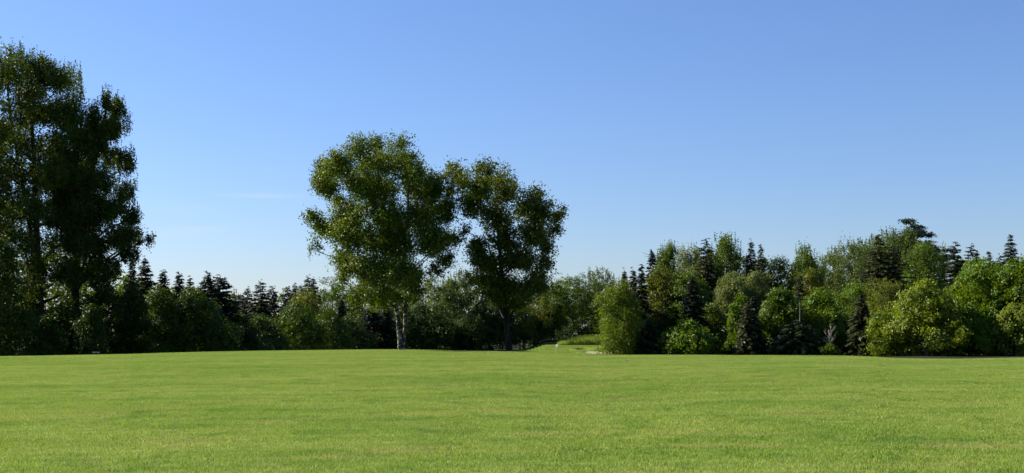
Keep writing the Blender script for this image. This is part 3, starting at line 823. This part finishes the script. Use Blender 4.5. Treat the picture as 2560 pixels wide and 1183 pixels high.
K(1762, 594, 90, 152, 'brown', 'tall brownish spruce left of the highest aspen', group=SPR_R, seed=45)
B(1816, 584, 116, 157, 'aspen', 'highest spiky aspen between two dark spruces', name='aspen_tree', group=WOOD_R, seed=36, n=11000, mode='upright', skirt=.2, leaf=.17, nl=20)
K(1880, 598, 66, 156, 'brown', 'pointed spruce immediately right of the highest aspen', group=SPR_R, seed=46)
K(1906, 614, 86, 153, 'spruce', 'bushier dark spruce, second to the right of the highest aspen', group=SPR_R, seed=47)
B(1652, 660, 100, 141, 'olive', 'yellow-green tree under the spiky-topped dark aspen', group=WOOD_R, seed=37, n=9000, skirt=.25)
B(1712, 672, 116, 140, 'mixed', 'leafy bright tree above the rounded maple bush', group=WOOD_R, seed=38, n=10000, skirt=.22, mode='layer')
K(1734, 690, 84, 134, 'spruce', 'dark conical spruce right above the rounded maple bush', group=SPR_R, seed=48, dens=1.1)
B(1660, 770, 84, 137, 'dark', 'dim tree in the dark hollow left of the maple bush', group=WOOD_R, seed=39, n=5000, skirt=.05, bark=BARK_PALE)
B(1718, 798, 124, 127, 'maple', 'rounded bright maple bush standing forward from the dark hollow', name='maple_shrub', cat='shrub', group=MPL_R, seed=40, n=9000, skirt=.0, shape='skirt', leaf=.2, clump=.36, nl=20)
B(1780, 752, 90, 136, 'mixed', 'dim leafy tree right of the rounded maple bush', group=WOOD_R, seed=41, n=7000, skirt=.02, shape='skirt')
B(1828, 676, 92, 147, 'pale', 'pale whitish round-topped tree in the middle of the wood', group=WOOD_R, seed=42, n=10000, skirt=.3, leaf=.15)
B(1890, 672, 84, 149, 'pale', 'second pale whitish tree, right of the round-topped one', group=WOOD_R, seed=43, n=8000, skirt=.3, leaf=.15)
B(1950, 632, 140, 156, 'dark', 'dark domed tree above the pair of bright maples', group=WOOD_R, seed=44, n=12000, skirt=.15, nl=22)
B(2012, 616, 76, 160, 'aspen', 'thin-topped tree with sparse sprigs right of the dark dome', group=WOOD_R, seed=45, n=5000, mode='upright', skirt=.3)
B(2022, 668, 76, 148, 'olive', 'olive tree behind the bare-trunked spruce', group=WOOD_R, seed=46, n=6000, skirt=.2)
B(1852, 734, 84, 131, 'maple', 'bright maple behind a thin brown spruce', name='maple_tree', group=MPL_R, seed=47, n=10000, skirt=.01, shape='skirt', leaf=.2, clump=.36, nl=20)
K(1868, 752, 62, 126.5, 'brown', 'thin see-through brown spruce in front of the bright maple', group=SPR_R, seed=49, dens=.75, ragged=.4)
K(1884, 742, 40, 128, 'spruce', 'narrow dark spruce beside the thin brown one', group=SPR_R, seed=50, dens=.8)
B(1950, 716, 140, 133, 'maple', 'broad bright maple left of the bare-trunked spruce', name='maple_tree', group=MPL_R, seed=48, n=15000, skirt=.01, shape='skirt', leaf=.2, clump=.38, nl=26)
B(2052, 716, 160, 135, 'maple', 'maple with sunlit left edge and black shadow, behind the dead sapling', name='maple_tree', group=MPL_R, seed=49, n=15000, skirt=.02, shape='skirt', leaf=.2, clump=.38, nl=26)
K(2000, 690, 50, 127.5, 'spruce', 'spruce with a long bare pale trunk between the two maples', group=SPR_R, seed=51, bare=.72, dens=.8, bark=BARK_GREY, ragged=.4)
K(1990, 800, 96, 126.5, 'hemlock', 'wide low spruce at the foot of the bare-trunked one', group=SPR_R, seed=52, dens=1.2, bare=.01, power=.65)
B(2122, 600, 200, 166, 'grey', 'large grey-green feathery tree left of the flat-topped pine', group=WOOD_R, seed=50, n=17000, mode='upright', skirt=.15, nl=28)
B(2222, 572, 200, 172, 'grey', 'broad dome of grey-green foliage just below the pine', group=WOOD_R, seed=51, n=16000, mode='upright', skirt=.2, nl=28)
K(2196, 584, 116, 149, 'brown', 'tall brown-green spruce in front of the grey-green dome', group=SPR_R, seed=53, power=.7, bare=.3)
K(2236, 616, 96, 148, 'brown', 'second brown-green spruce, shorter, right of the tall one', group=SPR_R, seed=54, bare=.1)
B(2312, 606, 130, 152, 'aspen', 'bright green upright tree below the pine', name='aspen_tree', group=WOOD_R, seed=52, n=12000, mode='upright', skirt=.1, nl=22)
B(2412, 645, 170, 163, 'dark', 'dark leafy mass between the bright upright tree and the lone spire', group=WOOD_R, seed=96, n=9000, skirt=.1, nl=20)
B(2490, 655, 120, 171, 'mixed', 'low leafy crown under the lone spire', group=WOOD_R, seed=97, n=6000, skirt=.1)
K(2384, 606, 130, 156, 'brown', 'dark broad spruce right of the bright upright tree', group=SPR_R, seed=55)
K(2422, 606, 96, 158, 'spruce', 'dark spruce with a crooked tip above the dense green maple', group=SPR_R, seed=56, lean=.02)
K(2442, 626, 60, 166, 'pine', 'bluish spruce top between the crooked spruce and the lone spire', group=SPR_R, seed=57)
K(2470, 628, 60, 168, 'spruce', 'low dark spruce top left of the lone spire', group=SPR_R, seed=58)
K(2526, 584, 66, 162, 'spruce', 'lone spire of a spruce standing above the maples near the right edge', group=SPR_R, seed=59, dens=1.1)
K(2500, 640, 50, 168, 'spruce', 'small spruce top immediately left of the lone spire', group=SPR_R, seed=60)
B(2142, 700, 110, 141, 'maple', 'bright green tree in the shadow right of the dead sapling', group=WOOD_R, seed=53, n=8000, skirt=.2)
B(2110, 790, 80, 138, 'dark', 'dark low tree in the black hollow right of the dead sapling', group=WOOD_R, seed=62, n=5000, skirt=.02, shape='skirt')
K(2152, 730, 100, 129, 'brown', 'brown-green spruce with drooping boughs left of the golden maple', group=SPR_R, seed=61, bare=.02, dens=1.1)
B(2208, 690, 116, 137, 'olive', 'thin olive birch-like tree left of the golden maple top', group=WOOD_R, seed=54, n=9000, skirt=.1, mode='weep', leaf=.14, bark=BARK_BIRCH)
B(2216, 780, 90, 124, 'young', 'light green low tree at the left foot of the golden maple', group=WOOD_R, seed=55, n=7000, skirt=.02, shape='skirt', leaf=.15)
B(2315, 690, 200, 121.5, 'gold', 'golden yellow-green maple with foliage down to the lawn', name='maple_tree', group=MPL_R, seed=56, n=20000, skirt=.0, shape='skirt', leaf=.2, clump=.4, nl=32)
B(2452, 640, 190, 125, 'maple', 'tall dense green maple right of the golden one', name='maple_tree', group=MPL_R, seed=57, n=20000, skirt=.01, shape='egg', leaf=.2, clump=.4, nl=30)
B(2430, 770, 120, 120.5, 'maple', 'low green maple between the golden maple and the right edge', name='maple_tree', group=MPL_R, seed=58, n=8000, skirt=.0, shape='skirt', leaf=.2, clump=.36, nl=20)
B(2562, 636, 150, 122, 'maple', 'large maple cut by the right edge of the photo', name='maple_tree', group=MPL_R, seed=59, n=15000, skirt=.01, leaf=.2, clump=.4, nl=26)
B(2540, 752, 120, 118.5, 'gold', 'low yellowish maple boughs touching the lawn at the right edge', name='maple_tree', group=MPL_R, seed=60, n=9000, skirt=.0, shape='skirt', leaf=.2, clump=.36, nl=20)
B(2690, 630, 200, 122, 'maple', 'maple outside the right edge of the photo', name='maple_tree', group=MPL_R, seed=61, n=8000, skirt=.0, shape='skirt', leaf=.22)

def pine(px, ytop, wpx, d, label, seed):
    """layered, wind-swept crown: flat plates of needles on near-level limbs"""
    rng = np.random.default_rng(9000 + seed)
    x = (px - HX) / F * d; zb = float(ground(x, d)); s = d / F
    H = EYE - (ytop - HY) / F * d - zb
    root = thing('pine_tree', (x, d, zb), label, 'tree')
    tb = Tubes()
    tb.tube([(0, 0, -.2), (0, 0, .3), (.05, 0, H * .5), (-.05, .1, H * .8), (0, 0, H * .99)], [.32, .24, .17, .1, .03], 8)
    plates = [(-14, 0, 26, 8), (8, 14, 24, 9), (-6, 28, 30, 9), (20, 36, 30, 8), (-20, 42, 26, 8), (26, 52, 40, 9), (-30, 60, 34, 9), (44, 66, 30, 9), (64, 72, 34, 8), (10, 74, 50, 10), (78, 90, 28, 8), (-40, 84, 40, 10), (40, 96, 50, 10), (0, 110, 60, 12), (-50, 112, 40, 10), (60, 118, 46, 10)]
    lob = []
    for (ax, ay, r, h) in plates:
        for q in range(2):
            c = np.array([ax * s, rng.uniform(-.9, .9) * r * s, H - (ay + 8) * s])
            lob.append((*c, r * s, r * s * .8, h * s))
            p0 = np.array([0, 0, c[2] - .5 - .18 * abs(c[0])])
            tb.tube([p0, p0 * .5 + c * .5 + [0, 0, .1], c], [.07, .05, .02], 5, False)
    tb.build('trunk', BARK_DARK, root)
    quads_obj('crown', foliage(np.array(lob), 30000, rng, .24, .34, 14, 'layer', .4), MAT['pine'], root)
B(2268, 574, 110, 171, 'grey', 'leafy grey-green crown hiding the lower trunk of the pine', group=WOOD_R, seed=95, n=9000, mode='upright', skirt=.15, nl=20)
pine(2284, 546, 150, 176, 'wind-swept flat-topped pine rising highest above the right-hand wood', 1)

def dead_sapling():
    rng = np.random.default_rng(77)
    d = 125.0; px = 2076; x = (px - HX) / F * d; zb = float(ground(x, d)); s = d / F
    root = thing('dead_sapling', (x, d, zb), 'leafless grey sapling with forked bare twigs before the dark hollow', 'tree')
    tb = Tubes(); tb.tube([(0, 0, -.2), (-.05, 0, .9), (-.1, 0, 1.8), (-.2, .05, 2.7)], [.05, .04, .03, .015], 6)
    tb.build('trunk', BARK_PALE, root)
    for k in range(11):
        b = Tubes(); z = rng.uniform(.7, 2.2); a = rng.uniform(0, 6.28); ln = rng.uniform(.7, 1.5)
        p0 = np.array([-.05 * z, 0, z]); e = p0 + np.array([math.cos(a) * .55, math.sin(a) * .4, .85]) * ln
        m = p0 * .5 + e * .5 + rng.normal(0, .08, 3)
        b.tube([p0, m, e], [.02, .014, .005], 4, False)
        for _ in range(3):
            f = m + np.array([rng.normal(0, .35), rng.normal(0, .3), rng.uniform(.2, .7)])
            b.tube([m, m * .5 + f * .5 + rng.normal(0, .04, 3), f], [.011, .008, .004], 3, False)
        b.build('branch', BARK_PALE, root)
dead_sapling()
B(2074, 858, 46, 124.2, 'young', 'small bright leafy bush at the foot of the dead sapling', name='leafy_bush', cat='shrub', seed=70, n=1400, skirt=.0, shape='skirt', leaf=.15, clump=.22, nl=8)

def dead_branch():
    """a bare dead limb jutting from the tall spruce's top"""
    sp = next(o for o in bpy.data.objects if o.type == 'EMPTY' and 'bare dead branch' in o.get('label', ''))
    b = Tubes(); d = sp.location.y
    def L(px, py): return at(px, py, d) - np.array(sp.location)
    b.tube([L(1634, 640), L(1622, 637), L(1613, 634), L(1605, 631)], [.03, .024, .018, .008], 5, False)
    b.tube([L(1628, 645), L(1616, 641), L(1608, 640)], [.022, .015, .006], 4, False)
    b.build('dead_branch', BARK_GREY, sp)
dead_branch()

# ------------------------------------------------------------------ masses nobody could count
def forest_mass():
    rng = np.random.default_rng(404)
    SX = [-600, 0, 200, 330, 400, 560, 590, 680, 800, 850, 1000, 1300, 1480, 1560, 1600, 1640, 1700, 1760, 1800, 1850, 1900, 1930, 2000, 2030, 2080, 2150, 2200, 2260, 2330, 2370, 2420, 2470, 2560, 3000]
    SY = [620, 600, 630, 665, 695, 716, 758, 720, 708, 692, 690, 696, 690, 705, 690, 660, 635, 614, 602, 604, 626, 642, 642, 642, 622, 602, 588, 578, 602, 622, 632, 650, 645, 640]
    DX = [-600, 0, 200, 330, 400, 560, 590, 680, 800, 850, 1000, 1300, 1350, 1480, 1560, 1640, 1760, 1900, 2000, 2150, 2300, 2450, 2560, 3000]
    DD = [118, 122, 124, 130, 142, 150, 200, 196, 200, 212, 224, 228, 240, 246, 176, 168, 172, 174, 178, 186, 190, 184, 182, 180]
    Q = []
    for px in np.arange(-560, 3000, 38):
        for row in range(3 if 1180 < px < 1580 else 2):
            d = np.interp(px, DX, DD) + row * 12 + rng.uniform(0, 6)
            x = (px + rng.uniform(-14, 14) - HX) / F * d
            zb = float(ground(x, d))
            H = EYE - (np.interp(px, SX, SY) + rng.uniform(2, 26) - HY) / F * d - zb
            lob = auto_lobes(2.6, .1, max(2.5, H), rng, 9, 'column') + np.array([x, d, zb, 0, 0, 0])
            Q.append(foliage(lob, 900, rng, .42, .6, 10, 'round', .5))
    o = quads_obj('forest', np.concatenate(Q), MAT['mixed'])
    o['kind'] = 'stuff'; o['label'] = 'dark mass of woodland filling in behind the nearer trees'
forest_mass()

def undergrowth():
    rng = np.random.default_rng(405)
    FX = [-300, 0, 120, 330, 500, 610, 750, 880, 1000, 1200, 1240]
    FD = [104, 104, 116, 117, 122, 134, 152, 168, 192, 200, 202]
    GX = [1590, 1700, 1760, 1900, 2040, 2120, 2250, 2400, 2700]
    GD = [133, 134, 134, 132, 131, 131, 123, 120, 119]
    Q = []
    MX, MD = [1340, 1400, 1470, 1570], [214, 222, 226, 228]
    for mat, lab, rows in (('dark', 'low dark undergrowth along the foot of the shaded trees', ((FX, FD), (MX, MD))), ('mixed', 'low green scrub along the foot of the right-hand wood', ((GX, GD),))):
        Q = []
        for X, D in rows:
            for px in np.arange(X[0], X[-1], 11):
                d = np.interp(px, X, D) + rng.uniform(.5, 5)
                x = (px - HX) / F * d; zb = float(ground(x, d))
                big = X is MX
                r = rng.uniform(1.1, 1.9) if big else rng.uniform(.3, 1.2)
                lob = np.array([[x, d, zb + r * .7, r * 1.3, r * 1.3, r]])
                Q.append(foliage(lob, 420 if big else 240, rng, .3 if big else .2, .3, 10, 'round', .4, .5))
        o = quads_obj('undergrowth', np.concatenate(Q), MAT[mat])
        o['kind'] = 'stuff'; o['label'] = lab
undergrowth()

def tall_grass():
    rng = np.random.default_rng(406)
    n = 15000
    px = rng.uniform(1392, 1560, n)
    d = rng.uniform(197, 206, n)
    lim = np.interp(px, [1392, 1420, 1470], [.35, .7, 1.0])
    h = rng.uniform(.6, 1.45, n) * lim
    x = (px - HX) / F * d
    z = ground(x, d)
    a = rng.uniform(0, 6.28, n); w = rng.uniform(.012, .028, n)
    dx, dy = np.cos(a) * w, np.sin(a) * w
    ln = rng.normal(0, .22, (n, 2)) * h[:, None] + [.08, 0]
    Q = np.empty((n, 4, 3))
    Q[:, 0] = np.stack([x - dx, d - dy, z - .03], 1); Q[:, 1] = np.stack([x + dx, d + dy, z - .03], 1)
    Q[:, 2] = np.stack([x + ln[:, 0] + dx * .35, d + ln[:, 1] + dy * .35, z + h], 1); Q[:, 3] = np.stack([x + ln[:, 0] - dx * .35, d + ln[:, 1] - dy * .35, z + h * .97], 1)
    o = quads_obj('tall_grass', Q, MAT['reed'])
    o['kind'] = 'stuff'; o['label'] = 'sunlit bank of tall rough grass behind the green'
tall_grass()

# ------------------------------------------------------------------ golf things
def bunker_sand(i, cover, label):
    bpx, bd, rx, ry, dep = BUNKERS[i]
    bx = (bpx - HX) / F * bd
    rings, seg = 12, 44
    a = np.arange(seg) / seg * 2 * math.pi
    V = [[bx, bd, float(ground(bx, bd)) + .03]]
    for r in range(1, rings + 1):
        rr = r / rings * cover * (1 + .06 * np.sin(3 * a + i))
        X = bx + np.cos(a) * rx * rr; Y = bd + np.sin(a) * ry * rr
        V += np.stack([X, Y, ground(X, Y) + .03], 1).tolist()
    Fc, S = [], []
    for j in range(seg):
        Fc += [0, 1 + j, 1 + (j + 1) % seg]; S.append(3)
    for r in range(rings - 1):
        for j in range(seg):
            j2 = (j + 1) % seg
            Fc += [1 + r * seg + j, 1 + (r + 1) * seg + j, 1 + (r + 1) * seg + j2, 1 + r * seg + j2]; S.append(4)
    o = mesh_from('sand_bunker', V, Fc, S, SAND, None, True)
    o['kind'] = 'structure'; o['label'] = label
bunker_sand(0, .62, 'upper sand bunker, a thin dark crescent on the green slope')
bunker_sand(1, .98, 'lower sand bunker with pale pinkish sand beside the young birch')

def golf_flag():
    d = 168.0; px = 1389.5; x = (px - HX) / F * d; zb = float(ground(x, d))
    top = float(at(px, 861.5, d)[2]) - zb
    root = thing('golf_flag', (x, d, zb), 'white golf flag on a thin pole marking the distant hole', 'flag')
    tb = Tubes(); tb.tube([(0, 0, 0), (0, 0, top * .5), (0, 0, top)], [.010, .009, .008], 8); tb.build('pole', WHITE, root)
    tb = Tubes(); tb.tube([(0, 0, -.005), (0, 0, .012)], [.054, .054], 14); tb.build('hole_cup', WHITE, root)
    nx, nz = 14, 8
    V = []
    for j in range(nz):
        for i in range(nx):
            s = i / (nx - 1); q = j / (nz - 1)
            V.append((.012 + s * .31, -.20 * s + .035 * math.sin(s * 7 + q) * s, top - .02 - q * .30 - .03 * s * s))
    Fc = []
    for j in range(nz - 1):
        for i in range(nx - 1):
            Fc += [j * nx + i, j * nx + i + 1, (j + 1) * nx + i + 1, (j + 1) * nx + i]
    o = mesh_from('flag_cloth', V, Fc, [4] * ((nx - 1) * (nz - 1)), FLAG, root, True)
    md = o.modifiers.new('hem', 'SOLIDIFY'); md.thickness = .004
golf_flag()

def pale_stand():
    d = 96.0; px = 240; x = (px - HX) / F * d; s = d / F
    zb = float(ground(x, d)); ztop = float(at(px, 879.5, d)[2]) - zb
    root = thing('bench', (x, d, zb), 'small pale-topped bench just visible over the lawn crest below the poplars', 'bench')
    tb = Tubes(); tb.box((0, 0, ztop - .045), (15.5 * s, .42, .07), .08); tb.build('seat', GREYPAINT, root, False)
    for sx in (-1, 1):
        tb = Tubes(); tb.box((sx * 5.4 * s, 0, (ztop - .085) / 2 - .06), (.055, .36, ztop - .085 + .1), .08); tb.build('leg', DARKWOOD, root, False)
    tb = Tubes(); tb.box((0, 0, ztop * .45), (10 * s, .05, .07), .08); tb.build('stretcher', DARKWOOD, root, False)
pale_stand()

def divot(px, d, r, seed, label):
    rng = np.random.default_rng(seed)
    x = (px - HX) / F * d; zb = float(ground(x, d))
    k = 14; a = np.arange(k) / k * 6.283
    V = [(0, 0, .03)]
    for f, h in ((.5, .042), (.85, .034), (1.0, -.02)):
        for j in range(k):
            q = r * f * rng.uniform(.75, 1.2); V.append((math.cos(a[j]) * q * 1.4, math.sin(a[j]) * q, h + rng.normal(0, .006)))
    Fc, S = [], []
    for j in range(k):
        Fc += [0, 1 + j, 1 + (j + 1) % k]; S.append(3)
    for q in range(2):
        for j in range(k):
            j2 = (j + 1) % k
            Fc += [1 + q * k + j, 1 + (q + 1) * k + j, 1 + (q + 1) * k + j2, 1 + q * k + j2]; S.append(4)
    o = mesh_from('divot', V, Fc, S, SOIL, None, True)
    o.location = (x, d, zb)
    o['label'] = label; o['category'] = 'divot'; o['group'] = 'bare soil divots in the lawn'
divot(1210, 67.0, .10, 1, 'small dark soil divot in the lawn left of the dark lone trunk')
divot(1566, 53.0, .07, 2, 'small dark soil divot in the lawn below the young birch')
